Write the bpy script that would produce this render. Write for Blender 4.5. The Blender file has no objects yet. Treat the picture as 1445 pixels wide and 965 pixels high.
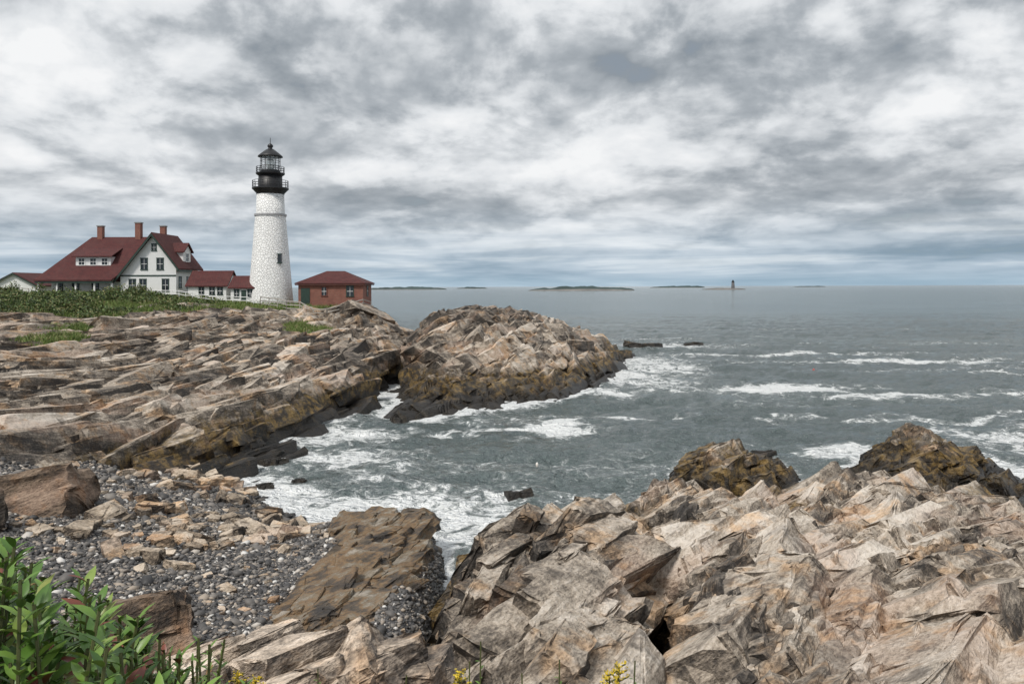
import bpy, bmesh, math, random
import numpy as np
from mathutils import Vector
random.seed(7); RNG=np.random.default_rng(11)
S=bpy.context.scene
S.view_settings.view_transform='Standard'; S.view_settings.look='None'; S.view_settings.exposure=0

# ------------------------------------------------------------------ node helpers
class G:
    def __init__(s,tree): s.t=tree
    def n(s,ty,ins={},**props):
        nd=s.t.nodes.new(ty)
        for k,v in props.items(): setattr(nd,k,v)
        for k,v in ins.items():
            if isinstance(v,bpy.types.NodeSocket): s.t.links.new(v,nd.inputs[k])
            else:
                nd.inputs[k].default_value=v
        return nd
    def m(s,op,a,b=0.0,c=None,clamp=False):
        ins={0:a,1:b}
        if c is not None: ins[2]=c
        return s.n('ShaderNodeMath',ins,operation=op,use_clamp=clamp).outputs[0]
    def mix(s,f,a,b,blend='MIX'):
        a=(*a,1) if isinstance(a,tuple) and len(a)==3 else a
        b=(*b,1) if isinstance(b,tuple) and len(b)==3 else b
        return s.n('ShaderNodeMix',{0:f,6:a,7:b},data_type='RGBA',blend_type=blend,clamp_factor=True).outputs[2]
    def noise(s,vec,scale,detail=4,rough=.55,dist=0.0):
        return s.n('ShaderNodeTexNoise',{'Vector':vec,'Scale':scale,'Detail':detail,'Roughness':rough,'Distortion':dist}).outputs['Fac']
    def ramp(s,f,stops):
        nd=s.n('ShaderNodeValToRGB',{0:f}); cr=nd.color_ramp
        while len(cr.elements)<len(stops): cr.elements.new(.5)
        for e,(p,c) in zip(cr.elements,stops):
            e.position=p; e.color=(*c,1) if len(c)==3 else c
        return nd.outputs[0]
    def sm(s,x,a,b,lo=0.0,hi=1.0):
        return s.n('ShaderNodeMapRange',{0:x,1:a,2:b,3:lo,4:hi},interpolation_type='SMOOTHSTEP').outputs[0]
    def pos(s): return s.n('ShaderNodeNewGeometry').outputs['Position']
    def dot(s,a,v): return s.n('ShaderNodeVectorMath',{0:a,1:v},operation='DOT_PRODUCT').outputs['Value']
    def xyz(s,x,y,z): return s.n('ShaderNodeCombineXYZ',{0:x,1:y,2:z}).outputs[0]
    def sep(s,v): return s.n('ShaderNodeSeparateXYZ',{0:v}).outputs
    def grey(s,v): return s.n('ShaderNodeCombineColor',{0:v,1:v,2:v}).outputs[0]
    def bump(s,h,dist,strength=1.0,nrm=None):
        ins={'Height':h,'Distance':dist,'Strength':strength}
        if nrm is not None: ins['Normal']=nrm
        return s.n('ShaderNodeBump',ins).outputs[0]
def mat(name):
    m=bpy.data.materials.new(name); m.use_nodes=True
    g=G(m.node_tree); b=m.node_tree.nodes['Principled BSDF']
    def setp(**k):
        for kk,v in k.items():
            kk=kk.replace('_',' ')
            if isinstance(v,bpy.types.NodeSocket): m.node_tree.links.new(v,b.inputs[kk])
            else: b.inputs[kk].default_value=(*v,1) if isinstance(v,tuple) and len(v)==3 and kk!='Normal' else v
    return m,g,setp
def simple(name,col,rough=.7,var=.25,scale=2.0,bumpd=0.0,metal=0.0):
    m,g,sp=mat(name); p=g.pos(); n=g.noise(p,scale,3,.6)
    lo=tuple(c*(1-var) for c in col); hi=tuple(min(1,c*(1+var*.6)) for c in col)
    sp(Base_Color=g.ramp(n,[(.3,lo),(.7,hi)]),Roughness=rough,Metallic=metal)
    if bumpd: sp(Normal=g.bump(g.noise(p,scale*4,3),bumpd))
    return m

# ------------------------------------------------------------------ numpy noise
def hsh(i,j,s):
    n=(i.astype(np.int64)*374761393+j.astype(np.int64)*668265263+s*974634777)&0xffffffff
    n=((n^(n>>13))*1274126177)&0xffffffff
    n=n^(n>>16)
    n=(n*2246822519)&0xffffffff; n=n^(n>>15)
    return (n&0xffffff)/float(0xffffff)
def vn(x,y,s):
    i=np.floor(x); j=np.floor(y); fx=x-i; fy=y-j
    fx=fx*fx*fx*(fx*(fx*6-15)+10); fy=fy*fy*fy*(fy*(fy*6-15)+10)
    a=hsh(i,j,s);b=hsh(i+1,j,s);c=hsh(i,j+1,s);d=hsh(i+1,j+1,s)
    return (a*(1-fx)+b*fx)*(1-fy)+(c*(1-fx)+d*fx)*fy-.5
def fbm(x,y,o,s):
    r=0;a=1
    for k in range(o):
        r=r+a*vn(x*1.0+k*17.3,y+k*9.1,s+k); x=x*2.03;y=y*2.03;a*=.5
    return r
def voro(u,v,s):
    iu=np.floor(u);iv=np.floor(v)
    F1=np.full(u.shape,9.);F2=np.full(u.shape,9.);I=np.zeros(u.shape);J=np.zeros(u.shape);DU=np.zeros(u.shape);DV=np.zeros(u.shape)
    for a in(-1,0,1):
        for b in(-1,0,1):
            ci=iu+a;cj=iv+b
            du=u-(ci+.08+.84*hsh(ci,cj,s)); dv=v-(cj+.08+.84*hsh(ci,cj,s+5))
            k=(hsh(ci,cj,s+9)-.5)*.5
            du2=du+k*dv
            d=np.maximum(np.abs(du2),np.abs(dv))*.85+.15*(np.abs(du2)+np.abs(dv))
            c=d<F1
            F2=np.where(c,F1,np.minimum(F2,d)); F1=np.where(c,d,F1)
            I=np.where(c,ci,I);J=np.where(c,cj,J);DU=np.where(c,du,DU);DV=np.where(c,dv,DV)
    return F1,F2,I,J,DU,DV
def ss(x,a,b):
    t=np.clip((x-a)/(b-a),0,1); return t*t*(3-2*t)
def sdpoly(x,y,P):
    d=np.full(x.shape,1e9); ins=np.zeros(x.shape,bool); n=len(P)
    for k in range(n):
        x0,y0=P[k];x1,y1=P[(k+1)%n]; ex=x1-x0;ey=y1-y0
        t=np.clip(((x-x0)*ex+(y-y0)*ey)/(ex*ex+ey*ey),0,1)
        d=np.minimum(d,np.hypot(x-x0-t*ex,y-y0-t*ey))
        c=((y0>y)!=(y1>y))
        xi=x0+(y-y0)*ex/(ey if ey!=0 else 1e-9)
        ins^=(c&(x<xi))
    return np.where(ins,d,-d)
def dline(x,y,P):
    d=np.full(x.shape,1e9)
    for (x0,y0),(x1,y1) in zip(P[:-1],P[1:]):
        ex=x1-x0;ey=y1-y0; t=np.clip(((x-x0)*ex+(y-y0)*ey)/(ex*ex+ey*ey),0,1)
        d=np.minimum(d,np.hypot(x-x0-t*ex,y-y0-t*ey))
    return d

# ------------------------------------------------------------------ terrain survey (metres; rows of y -> (x,z))
ROWS={
-3:[(-8,9.6),(0,9.6),(8,9.6)],
0:[(-6,9.5),(0,9.4),(6,9.4)],
3:[(-5,9.2),(-1.5,9.0),(1,8.7),(4,8.7)],
5:[(-6,8.3),(-3,8.1),(-1,7.8),(2,7.2),(6,7.2)],
8:[(-8,7.0),(-5,7.0),(-3,7.0),(-1.5,6.8),(0,6.1),(3,5.9),(8,6.0),(13,6.2)],
10:[(-9,5.8),(-6,5.8),(-3,5.4),(0,4.8),(4,5.1),(8,5.4),(15,5.8)],
14:[(-14,5.4),(-8,4.2),(-5,3.7),(-2.5,3.2),(-1.3,3.3),(0,4.5),(1.6,4.5),(2.5,3.2),(3.5,4.5),(6,4.5),(9,4.7),(16,5.0)],
18:[(-17,5),(-11,3.9),(-8,3.0),(-5,2.6),(-2.5,2.4),(-1.5,3.0),(0,4.4),(1.5,4.6),(2.6,4.2),(3.1,2.6),(4,4.2),(7,4.3),(11,4.4),(18,4.7)],
23:[(-20,5.0),(-14,3.0),(-10,2.4),(-7,2.0),(-5,2.4),(-2.9,2.1),(-2.2,1.4),(-1,3.3),(0,4.2),(1.7,4.7),(3.0,3.8),(3.9,2.2),(5,3.4),(8,3.9),(13,3.9),(18,3.7),(24,3.5)],
28:[(-25,5.5),(-17.5,3.0),(-13,2.3),(-9,1.7),(-6,2.0),(-4,2.0),(-2.8,1.4),(-1.9,.6),(-.8,1.8),(1,2.5),(3,2.5),(4.5,1.8),(5.3,3.0),(7,3.4),(9,3.0),(12,3.1),(17,3.1),(23,2.2)],
33:[(-28,5),(-20,3),(-15,1.9),(-11,1.1),(-9,.7),(-7.5,1.2),(-5.5,1.7),(-4,1.6),(-3.2,.7),(-2.3,-.6),(-.8,-.8),(1.5,-.6),(3.8,.5),(5.2,1.3),(6.2,2.9),(8,2.2),(9.5,1.8),(12,2.7),(15.5,3.0),(20,1.8),(24,1.0),(30,-.7)],
38:[(-32,5.5),(-26,4),(-22,2.6),(-18,1.6),(-14,.8),(-11,.3),(-9.5,-.05),(-8,-.6),(-4,-1),(0,-1.5),(4,-1.2),(6.5,-.4),(8,.4),(10.5,.2),(13,.8),(16,1.4),(19,.6),(22,.4),(25,-.3),(32,-2)],
43:[(-35,6),(-27,4.5),(-23,3.4),(-20.7,1.6),(-17,.8),(-14,.1),(-11,-.7),(-5,-1.5),(0,-2),(6,-1.5),(8.0,0),(9.5,2.0),(11.5,2.3),(14,1.5),(15.7,-.8),(18.5,-.5),(20.3,1.0),(22.5,1.9),(25,1.5),(27.5,.5),(31,-1.5)],
48:[(-40,6.5),(-30,5),(-25,4),(-21,2.9),(-19.5,1.6),(-18,-.2),(-15,-1),(-8,-2),(5,-2),(9.5,-1.0),(11.5,1.3),(14,.4),(17,-1.4),(20,-1),(22,1.7),(23.7,2.5),(25.5,1.6),(28,.5),(31,-1),(40,-3)],
54:[(-45,7),(-33,5.6),(-27,4.6),(-22,3.5),(-19.5,2.7),(-17.6,2.0),(-16.5,-.2),(-14,-1.5),(-5,-2.5),(10,-2.5),(22,-1.8),(26,-1.8),(35,-3)],
62:[(-40,6.4),(-32,5.4),(-26,4.6),(-21.5,3.5),(-19.5,2.7),(-18.2,-.1),(-15,-1.8),(-8,-2),(0,-2.5),(15,-3),(50,-3)],
70:[(-60,8),(-45,7.2),(-36,6.4),(-29,5.6),(-24,4.7),(-20,3.7),(-17,2.4),(-15.3,-.3),(-13,-1.2),(-10,.1),(-8,.6),(-6,.2),(-3,-1),(5,-2.5),(30,-3)],
78:[(-50,7.8),(-40,7),(-32,6.3),(-26,5.4),(-21,4.5),(-17,3.2),(-15,1.2),(-12.9,-1.0),(-11,-.1),(-9,1.8),(-6,2.3),(-3,1.7),(0,1.0),(4,.4),(6.5,-1),(15,-3),(50,-3)],
88:[(-70,9),(-57,8.2),(-46,7.4),(-36,6.8),(-29,6.2),(-23,5.4),(-18.5,4.6),(-15.6,3.2),(-13.5,-.4),(-12,-.2),(-10.3,4.4),(-6,5.4),(-2,4.8),(2,3.6),(6,2.0),(8.5,0),(10.5,-1.5),(25,-3)],
100:[(-80,9.3),(-65,9.1),(-52,8.8),(-41,8.1),(-33,7.3),(-26,6.6),(-20,6.0),(-17,5.3),(-15,3.0),(-13.3,.2),(-11.3,5.8),(-8,7.6),(-3,7.8),(.5,7.2),(4,5.8),(8,3.8),(11,1.7),(13,-.3),(15,-2),(50,-3)],
112:[(-90,10.0),(-75,10.1),(-60,9.8),(-48,9.3),(-38,8.4),(-30,8.0),(-24,7.7),(-20,8.0),(-17.5,5.8),(-15,2.6),(-13.6,.2),(-11.8,5.0),(-7,7.6),(-2,7.7),(3,6.7),(8,4.8),(12,3.0),(15,.6),(17.5,-1.5)],
125:[(-100,10.2),(-85,10.3),(-68,10.1),(-52,9.8),(-41,8.6),(-30,8.4),(-23,7.8),(-18,4.5),(-15,-.5),(-13,-1.2),(-8,4),(-2,5.6),(4,5.4),(9,4.2),(13,2.8),(16,.6),(18.5,-1.5),(40,-3)],
140:[(-110,10),(-60,9.5),(-40,8.2),(-28,7),(-21,2.5),(-18,-1.2),(-8,-1),(2,.6),(8,1.0),(12,.2),(17,-1.5)],
160:[(-140,9),(-70,8),(-45,4),(-36,-1),(-20,-2),(0,-2.5),(20,-3)],
195:[(-190,3),(-100,-1),(-50,-2),(0,-3),(80,-3)]}
CP=np.array([(x,y,z) for y,r in ROWS.items() for x,z in r],float)
def tc(x,y): return x/(y+6.0),np.log(y+6.0)*.6
ca,cb=tc(CP[:,0],CP[:,1]); c0=.012
Dm=np.sqrt((ca[:,None]-ca[None])**2+(cb[:,None]-cb[None])**2+c0**2)
Wt=np.linalg.solve(Dm+np.eye(len(CP))*1e-6,CP[:,2]-3.0)
GAP=[(2.4,12.5),(3.0,18),(3.8,23),(4.5,28),(4.6,34)]
CHAN=[(-12.6,70),(-13,78),(-12.9,88),(-13.3,100),(-13.7,112),(-14.5,125)]
def base(x,y):
    wx=fbm(x*.22,y*.22,3,50)*(.5+y*.012); wy=fbm(x*.22+40,y*.22,3,60)*(.5+y*.02)
    a,b=tc(x+wx,np.maximum(y+wy,-4)); z=np.full(x.shape,3.0)
    for k in range(len(CP)): z+=Wt[k]*np.sqrt((a-ca[k])**2+(b-cb[k])**2+c0**2)
    n=fbm(x*.5,y*.5,2,66)*.3
    z-=2.1*np.exp(-((dline(x+n,y,GAP))/.75)**2)
    z-=1.1*np.exp(-((dline(x+n,y,[(-1.9,18),(-2.2,23),(-2.1,28),(-1.9,33)]))/.5)**2)
    z-=1.3*np.exp(-((dline(x+n,y,[(7.3,18),(8.8,26),(11,33)]))/.5)**2)*ss(y,16,22)
    z-=.9*np.exp(-((dline(x+n,y,[(-.2,17),(.9,22),(1.6,27)]))/.4)**2)
    return z
BEACH=[(-24,35),(-21,40),(-18,44),(-14,45.5),(-10,41),(-8,35.5),(-3,36),(-1.9,30),(-1.9,24),(-1.7,18),(-1.2,14.5),(-1.2,11.5),(-6,11.5),(-9,15),(-12,19),(-17,26),(-22,31)]
SLAB=[(-6.2,18.9),(-4.4,19.4),(-3.4,23),(-3.2,28),(-3.5,33.3),(-6,34.4),(-7.9,33),(-7.2,30.5),(-6,28),(-6.8,23.5)]
GRASS=[(-120,80),(-56,77),(-49,89),(-45,99),(-36,106),(-27,107),(-23,109),(-21,113),(-22,135),(-100,160)]
SX,SY=.42,.9075
def strike(x,y):
    k=.28+.5*ss(x,-6,8)*(1-ss(y,50,65))+fbm(x*.05,y*.05,2,12)*.3
    l=np.sqrt(1+k*k); return k/l,1/l
def masks(x,y):
    n1=fbm(x*.5,y*.5,3,3)
    beach=ss(sdpoly(x,y,BEACH)+n1*.9,-.4,.5); slab=ss(sdpoly(x,y,SLAB)+n1*.5,-.2,.3)
    beach=beach*(1-slab)
    sg=sdpoly(x,y,GRASS)+fbm(x*.12,y*.12,3,8)*12+fbm(x*.5,y*.5,2,9)*3
    grass=ss(sg,-1.2,2.0)
    for (gx,gy,gr) in [(-24.6,95,2.8),(-39,68,2.4),(-42,76,1.8)]:
        grass=np.maximum(grass,ss(gr-np.hypot(x-gx,(y-gy)*.6)+n1*2,-.3,.8))
    return n1,beach,slab,grass
def H(x,y,full=True):
    zb=base(x,y)
    n1,beach,slab,grass=masks(x,y)
    nearg=1-ss(y,4.5,8)
    s=x*SX+y*SY; t=x*SY-y*SX
    wob=fbm(s*.07,t*.15,2,21)
    det=np.zeros(x.shape); rnd=np.full(x.shape,.5)
    far=ss(y,45,80)
    LY=[(6.5,2.6,.7,.8+.4*far,32),(2.0,.9,.40,1.0,33),(.8,.4,.16,1-ss(y,70,120),34)]
    for (L,W,amp,wt,sd) in LY:
        u=s/L+wob*.35+fbm(s/L*.8,t/W*.4,2,sd+50)*.25; v=t/W+wob*.6+fbm(s/L*.7,t/W*.35,2,sd+70)*.5
        F1,F2,I,J,du,dv=voro(u,v,sd)
        r1=hsh(I,J,sd+1);r2=hsh(I,J,sd+2);r3=hsh(I,J,sd+3)
        e=np.exp(-(F2-F1)/.05)
        det+=amp*wt*((r1-.5)*1.0+(.1+.8*r2)*dv*.5+(r3-.5)*du*.8-.3*e)
        if L in(6.5,2.0): rnd=rnd*.5+r3*.5
    A=(1-beach)*(1-.75*grass)*(1-.6*slab)*(1-.9*nearg)
    A=A*(.55+.45*ss(zb,-.6,.8))
    d=det*A+fbm(x*2,y*2,3,90)*.07+beach*(fbm(x*.9,y*.9,3,95)*.16)
    z=zb+d-.12-.2*(1-beach)*(1-grass)*(1-nearg)
    return z,dict(beach=beach,grass=grass,slab=slab,rnd=rnd*.8,det=det*A,zb=zb)

def fan(name,y0,y1,yo,rows,tin,tout,cin,cout,tofs,fn,drop=None,smooth=True):
    yy=np.exp(np.linspace(math.log(y0+yo),math.log(y1+yo),rows))-yo
    tt=np.concatenate([np.linspace(-tout,-tin,cout,endpoint=False),np.linspace(-tin,tin,cin),np.linspace(tin,tout,cout+1)[1:]])
    Y,T=np.meshgrid(yy,tt,indexing='ij'); X=T*(Y+tofs)
    x=X.ravel();y=Y.ravel()
    co,attrs=fn(x,y)
    nr,nc=len(yy),len(tt)
    idx=np.arange(nr*nc).reshape(nr,nc)
    q=np.stack([idx[:-1,:-1],idx[:-1,1:],idx[1:,1:],idx[1:,:-1]],-1).reshape(-1,4)
    if drop is not None:
        keep=co[:,2][q].max(1)>drop; q=q[keep]
    return mesh_np(name,co,q,attrs,smooth)
def mesh_np(name,co,faces,attrs={},smooth=True,mats=()):
    me=bpy.data.meshes.new(name); k=faces.shape[1]
    me.vertices.add(len(co)); me.vertices.foreach_set('co',co.astype(np.float32).ravel())
    me.loops.add(faces.size); me.loops.foreach_set('vertex_index',faces.astype(np.int32).ravel())
    me.polygons.add(len(faces)); me.polygons.foreach_set('loop_start',(np.arange(len(faces))*k).astype(np.int32))
    me.polygons.foreach_set('use_smooth',np.full(len(faces),smooth))
    me.update(calc_edges=True)
    for n,a in attrs.items():
        if a.ndim==2:
            at=me.attributes.new(n,'FLOAT_COLOR','POINT'); at.data.foreach_set('color',a.astype(np.float32).ravel())
        else:
            at=me.attributes.new(n,'FLOAT','POINT'); at.data.foreach_set('value',a.astype(np.float32).ravel())
    for m in mats: me.materials.append(m)
    ob=bpy.data.objects.new(name,me); S.collection.objects.link(ob); return ob

# ------------------------------------------------------------------ rock material
def rock_material(name,weedy=True,attr=True,ground=False,tint=(1,1,1)):
    m,g,sp=mat(name); p=g.pos(); x,y,z=g.sep(p)
    s_=g.dot(p,(.5,.866,0)); n_=g.dot(p,(-.54,.31,.78)); d_=g.dot(p,(.675,-.39,.625))
    lam=g.noise(g.xyz(g.m('MULTIPLY',s_,.6),g.m('MULTIPLY',d_,1.1),g.m('MULTIPLY',n_,3.6)),1.0,5,.66)
    bands=g.noise(g.xyz(g.m('MULTIPLY',s_,.12),g.m('MULTIPLY',d_,.2),g.m('MULTIPLY',n_,.55)),1.0,2,.6)
    mid=g.noise(p,.9,5,.70); fine=g.noise(g.xyz(g.m('MULTIPLY',s_,7.0),g.m('MULTIPLY',d_,9.0),g.m('MULTIPLY',n_,14.0)),1.0,3,.75)
    v=g.m('ADD',g.m('MULTIPLY',lam,.32),g.m('MULTIPLY',bands,.32)); v=g.m('ADD',v,g.m('MULTIPLY',mid,.36))
    v=g.m('ADD',v,g.m('MULTIPLY',g.m('SUBTRACT',fine,.5),.36))
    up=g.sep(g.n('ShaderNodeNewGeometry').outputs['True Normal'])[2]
    v=g.m('ADD',v,g.sm(up,.15,.95,-.065,.045))  # shading painted into the tone: weathered tops lightened, steep faces darkened
    if attr:
        at=g.n('ShaderNodeAttribute',attribute_name='zone'); ac=g.sep(at.outputs['Vector']); beach,grass,slab=ac[0],ac[1],ac[2]; rnd=at.outputs['Alpha']
        v=g.m('ADD',v,g.m('MULTIPLY',g.m('SUBTRACT',rnd,.5),.19))
    t=lambda c:tuple(a*b for a,b in zip(c,tint))
    col=g.ramp(v,[(.35,t((.032,.028,.025))),(.42,t((.10,.083,.068))),(.485,t((.225,.188,.150))),(.555,t((.43,.365,.295))),(.68,t((.70,.63,.55)))])
    pink=g.ramp(fine,[(.35,(.29,.195,.145)),(.65,(.54,.385,.29))])
    col=g.mix(g.sm(bands,.53,.65,0,.42),col,pink)
    rust=g.noise(p,.42,4,.72)
    col=g.mix(g.sm(rust,.50,.62,0,.65),col,g.mix(1.0,col,(1.0,.72,.45),'MULTIPLY'))
    col=g.mix(g.sm(rust,.64,.73,0,.6),col,(.23,.13,.05))
    lich=g.noise(g.xyz(g.m('MULTIPLY',x,.9),g.m('MULTIPLY',y,.9),g.m('MULTIPLY',z,.35)),.8,4,.72)
    col=g.mix(g.sm(lich,.54,.66,0,.65),col,(.055,.045,.038))
    nz=g.m('ADD',z,g.m('MULTIPLY',g.m('SUBTRACT',mid,.5),2.2))
    nz=g.m('ADD',nz,g.m('MULTIPLY',g.m('SUBTRACT',rust,.5),2.4))
    if attr:
        warm=g.ramp(g.m('ADD',g.m('MULTIPLY',lam,.4),g.m('MULTIPLY',mid,.6)),[(.40,(.024,.021,.020)),(.465,(.07,.056,.044)),(.51,(.19,.115,.055)),(.55,(.17,.14,.10)),(.61,(.32,.285,.24))])
        col=g.mix(g.m('MULTIPLY',slab,.92),col,warm)
    if weedy:
        w=g.sm(nz,2.8,1.8)
        weed=g.ramp(g.noise(p,1.5,4,.75),[(.36,(.009,.007,.005)),(.47,(.034,.023,.011)),(.55,(.14,.088,.024)),(.70,(.28,.18,.055))])
        if attr: w=g.m('MULTIPLY',w,g.m('SUBTRACT',1.0,g.m('MAXIMUM',beach,g.m('MULTIPLY',slab,.85))))
        col=g.mix(g.m('MULTIPLY',w,.92),col,weed)
        wet=g.sm(nz,1.5,.6)
        if attr: wet=g.m('MULTIPLY',wet,g.m('SUBTRACT',1.0,beach))
        col=g.mix(g.m('MULTIPLY',wet,.92),col,(.012,.010,.008))
    rough=.8
    if ground:
        pc=g.ramp(g.noise(p,14,2,.7),[(.3,(.03,.03,.032)),(.5,(.09,.088,.09)),(.7,(.22,.21,.205))])
        wetb=g.sm(z,.9,.1,1,.35); pc=g.mix(1.0,pc,g.grey(wetb),'MULTIPLY')
        col=g.mix(.35,col,(.03,.027,.025))  # painted crevice shade: ground showing between ledge blocks is darkened
        col=g.mix(beach,col,pc)
        gc=g.ramp(mid,[(.3,(.045,.06,.02)),(.5,(.10,.13,.04)),(.65,(.23,.19,.10))])
        gm=g.m('MULTIPLY',grass,g.sm(g.m('ADD',up,g.m('MULTIPLY',g.m('SUBTRACT',mid,.5),.8)),.45,.75))
        col=g.mix(gm,col,gc)
    if weedy:
        rough=g.m('SUBTRACT',.85,g.m('MULTIPLY',g.sm(nz,2.2,.7),.45))
    h=g.m('ADD',g.m('MULTIPLY',lam,.8),g.m('MULTIPLY',fine,.25)); h=g.m('ADD',h,g.m('MULTIPLY',mid,.8))
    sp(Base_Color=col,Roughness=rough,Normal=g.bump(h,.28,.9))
    return m
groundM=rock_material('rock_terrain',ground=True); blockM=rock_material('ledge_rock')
def terr(x,y):
    z,a=H(x,y)
    return np.stack([x,y,z],1),{'zone':np.stack([a['beach'],a['grass'],a['slab'],a['rnd']*.6],1)}
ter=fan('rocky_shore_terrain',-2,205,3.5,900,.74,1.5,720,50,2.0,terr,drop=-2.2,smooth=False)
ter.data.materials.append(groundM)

# ------------------------------------------------------------------ ledge blocks: angular slabs following the bedding
def hull_template(seed,sub=0,jit=.0,ch=.42,sm_=0):
    r=random.Random(seed); b=bmesh.new(); sh1=r.uniform(-.25,.25); sh2=r.uniform(-.3,.3); tap=r.uniform(.72,1.0); tx=r.uniform(.7,1.0)
    for sx in(-1,1):
        for sy in(-1,1):
            for sz in(-1,1):
                k=tap if sz>0 else 1
                w=tx if sx>0 else 1
                base_=[sx*k*r.uniform(.8,1),sy*k*w*r.uniform(.8,1),sz*r.uniform(.82,1)]
                for ax in range(3):
                    q=list(base_); q[ax]*=1-r.uniform(.02,ch)*(1 if r.random()<.6 else .15)
                    b.verts.new((q[0]+sh1*q[1],q[1]+sh2*q[2]*.5,q[2]))
    bmesh.ops.convex_hull(b,input=b.verts[:])
    bmesh.ops.delete(b,geom=[v for v in b.verts if not v.link_faces],context='VERTS')
    bmesh.ops.triangulate(b,faces=b.faces[:])
    for _ in range(sub):
        bmesh.ops.subdivide_edges(b,edges=b.edges[:],cuts=1,use_grid_fill=True)
        bmesh.ops.triangulate(b,faces=b.faces[:])
    for _ in range(sm_):
        bmesh.ops.smooth_vert(b,verts=b.verts[:],factor=.45,use_axis_x=True,use_axis_y=True,use_axis_z=True)
    bmesh.ops.recalc_face_normals(b,faces=b.faces[:])
    if jit:
        for v in b.verts: v.co+=Vector((r.gauss(0,jit),r.gauss(0,jit),r.gauss(0,jit*1.5)))
    b.verts.index_update()
    V=np.array([v.co[:] for v in b.verts]); F=np.array([[v.index for v in f.verts] for f in b.faces]); b.free(); return V,F
TL=[hull_template(i) for i in range(32)]; TM=[hull_template(i+50,1,.02,.42,1) for i in range(24)]; TH=[hull_template(i+100,2,.028,.42,1) for i in range(32)]
def rotblocks(name,T,cx,cy,cz,dims,sx,sy,dip,roll,zone,M):
    N=len(cx); ax=np.stack([sy,-sx,np.zeros(N)],1)
    e1=np.stack([sx,sy,np.zeros(N)],1)
    nz=-ax*np.sin(dip)[:,None]+np.array([0,0,1.])*np.cos(dip)[:,None]
    e1=e1*np.cos(roll)[:,None]+nz*np.sin(roll)[:,None]; e1/=np.linalg.norm(e1,axis=1)[:,None]
    nz=nz-(nz*e1).sum(1)[:,None]*e1; nz/=np.linalg.norm(nz,axis=1)[:,None]
    e2=np.cross(nz,e1)
    ti=RNG.integers(0,len(T),N); VV=[];FF=[];ZZ=[];off=0
    fl=np.where(RNG.random(N)<.5,-1.,1.)
    for k in range(len(T)):
        id_=np.where(ti==k)[0]
        if not len(id_): continue
        V,F=T[k]; d=dims[id_]
        P=(V[None,:,0]*d[:,0,None]*fl[id_,None])[:,:,None]*e1[id_,None,:]+(V[None,:,1]*d[:,1,None]*fl[id_,None])[:,:,None]*e2[id_,None,:]+(V[None,:,2]*d[:,2,None])[:,:,None]*nz[id_,None,:]
        P+=np.stack([cx[id_],cy[id_],cz[id_]],1)[:,None,:]
        n=len(V); VV.append(P.reshape(-1,3)); FF.append((F[None]+(n*np.arange(len(id_)))[:,None,None]).reshape(-1,3)+off); off+=n*len(id_)
        ZZ.append(np.repeat(zone[id_],n,axis=0))
    return mesh_np(name,np.concatenate(VV),np.concatenate(FF),{'zone':np.concatenate(ZZ)},smooth=False,mats=[M])
def ledges(name,T,groups,cond,dipd,seed,dipvar=.18):
    out=[[] for _ in range(9)]
    for (cnt,x0,x1,y0,y1,Lr,Wr,Tr,emb) in groups:
        x=RNG.uniform(x0,x1,cnt);y=RNG.uniform(y0,y1,cnt)
        zb=base(x,y); n1,be,sl,gr=masks(x,y)
        k=(be<.4)&(zb>-.9)&((gr<.45)|(RNG.random(cnt)<.02))&(np.abs(x)<.80*(y+4))&cond(x,y,zb,sl)
        x,y,zb,sl=x[k],y[k],zb[k],sl[k]; n=len(x)
        q=RNG.random(n)**1.6
        L=Lr[0]+(Lr[1]-Lr[0])*q; Wd=(Wr[0]+(Wr[1]-Wr[0])*q)*RNG.uniform(.8,1.25,n); Tk=(Tr[0]+(Tr[1]-Tr[0])*q)*RNG.uniform(.7,1.3,n)
        sc=6 if y1<60 else 18
        dip=np.radians(dipd(x,y,sl))+fbm(x/sc,y/sc,2,300+seed)*dipvar*2+RNG.normal(0,.07,n); a,b=strike(x,y); an=RNG.normal(0,.09,n)+(RNG.random(n)<.06)*RNG.normal(0,.5,n)
        sx=a*np.cos(an)-b*np.sin(an); sy=a*np.sin(an)+b*np.cos(an)
        z=zb-.12-Tk*.55+RNG.uniform(-emb,emb*.75,n)-.15*Wd*np.sin(dip)
        cr=np.clip(.52+fbm(x/sc*2,y/sc*2,2,310+seed)*.7+RNG.normal(0,.2,n),0,1)
        for o,vv in zip(out,(x,y,z,np.stack([L,Wd,Tk],1)*.5*1.15,sx,sy,dip,RNG.normal(0,.07,n)+fbm(x/sc,y/sc,2,330+seed)*.35,np.stack([np.zeros(n),np.zeros(n),sl,cr],1))): o.append(vv)
    o=[np.concatenate(a) for a in out]
    ob=rotblocks(name,T,o[0],o[1],o[2],o[3],o[4],o[5],o[6],o[7],o[8],blockM); print(name,len(o[0]),len(ob.data.polygons)); return ob
tr=lambda x,y,z,s:np.ones(len(x),bool)
ng=lambda w:(lambda x,y,z,s:(s<.5)&(dline(x,y,GAP)>w)&(x>-1.9+.0*y))
dipf=lambda x,y,s:34+26*(1-ss(x,1.5,4.5))
ledges('foreground_ledge_rocks',TH,[(640,-2.5,27,9,37,(2.4,5.2),(1.4,2.8),(.8,1.8),.48),(130,-1.8,3.2,11,28,(1.8,3.6),(1.2,2.2),(.5,1.0),.60),(1500,-2.5,27,9,37,(1.0,2.4),(.6,1.2),(.35,.85),.34)],ng(.95),dipf,1)
ledges('foreground_rubble_rocks',TM,[(3200,-2.5,27,8.5,38,(.35,1.0),(.2,.55),(.12,.38),.15)],ng(.35),dipf,1)
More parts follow.
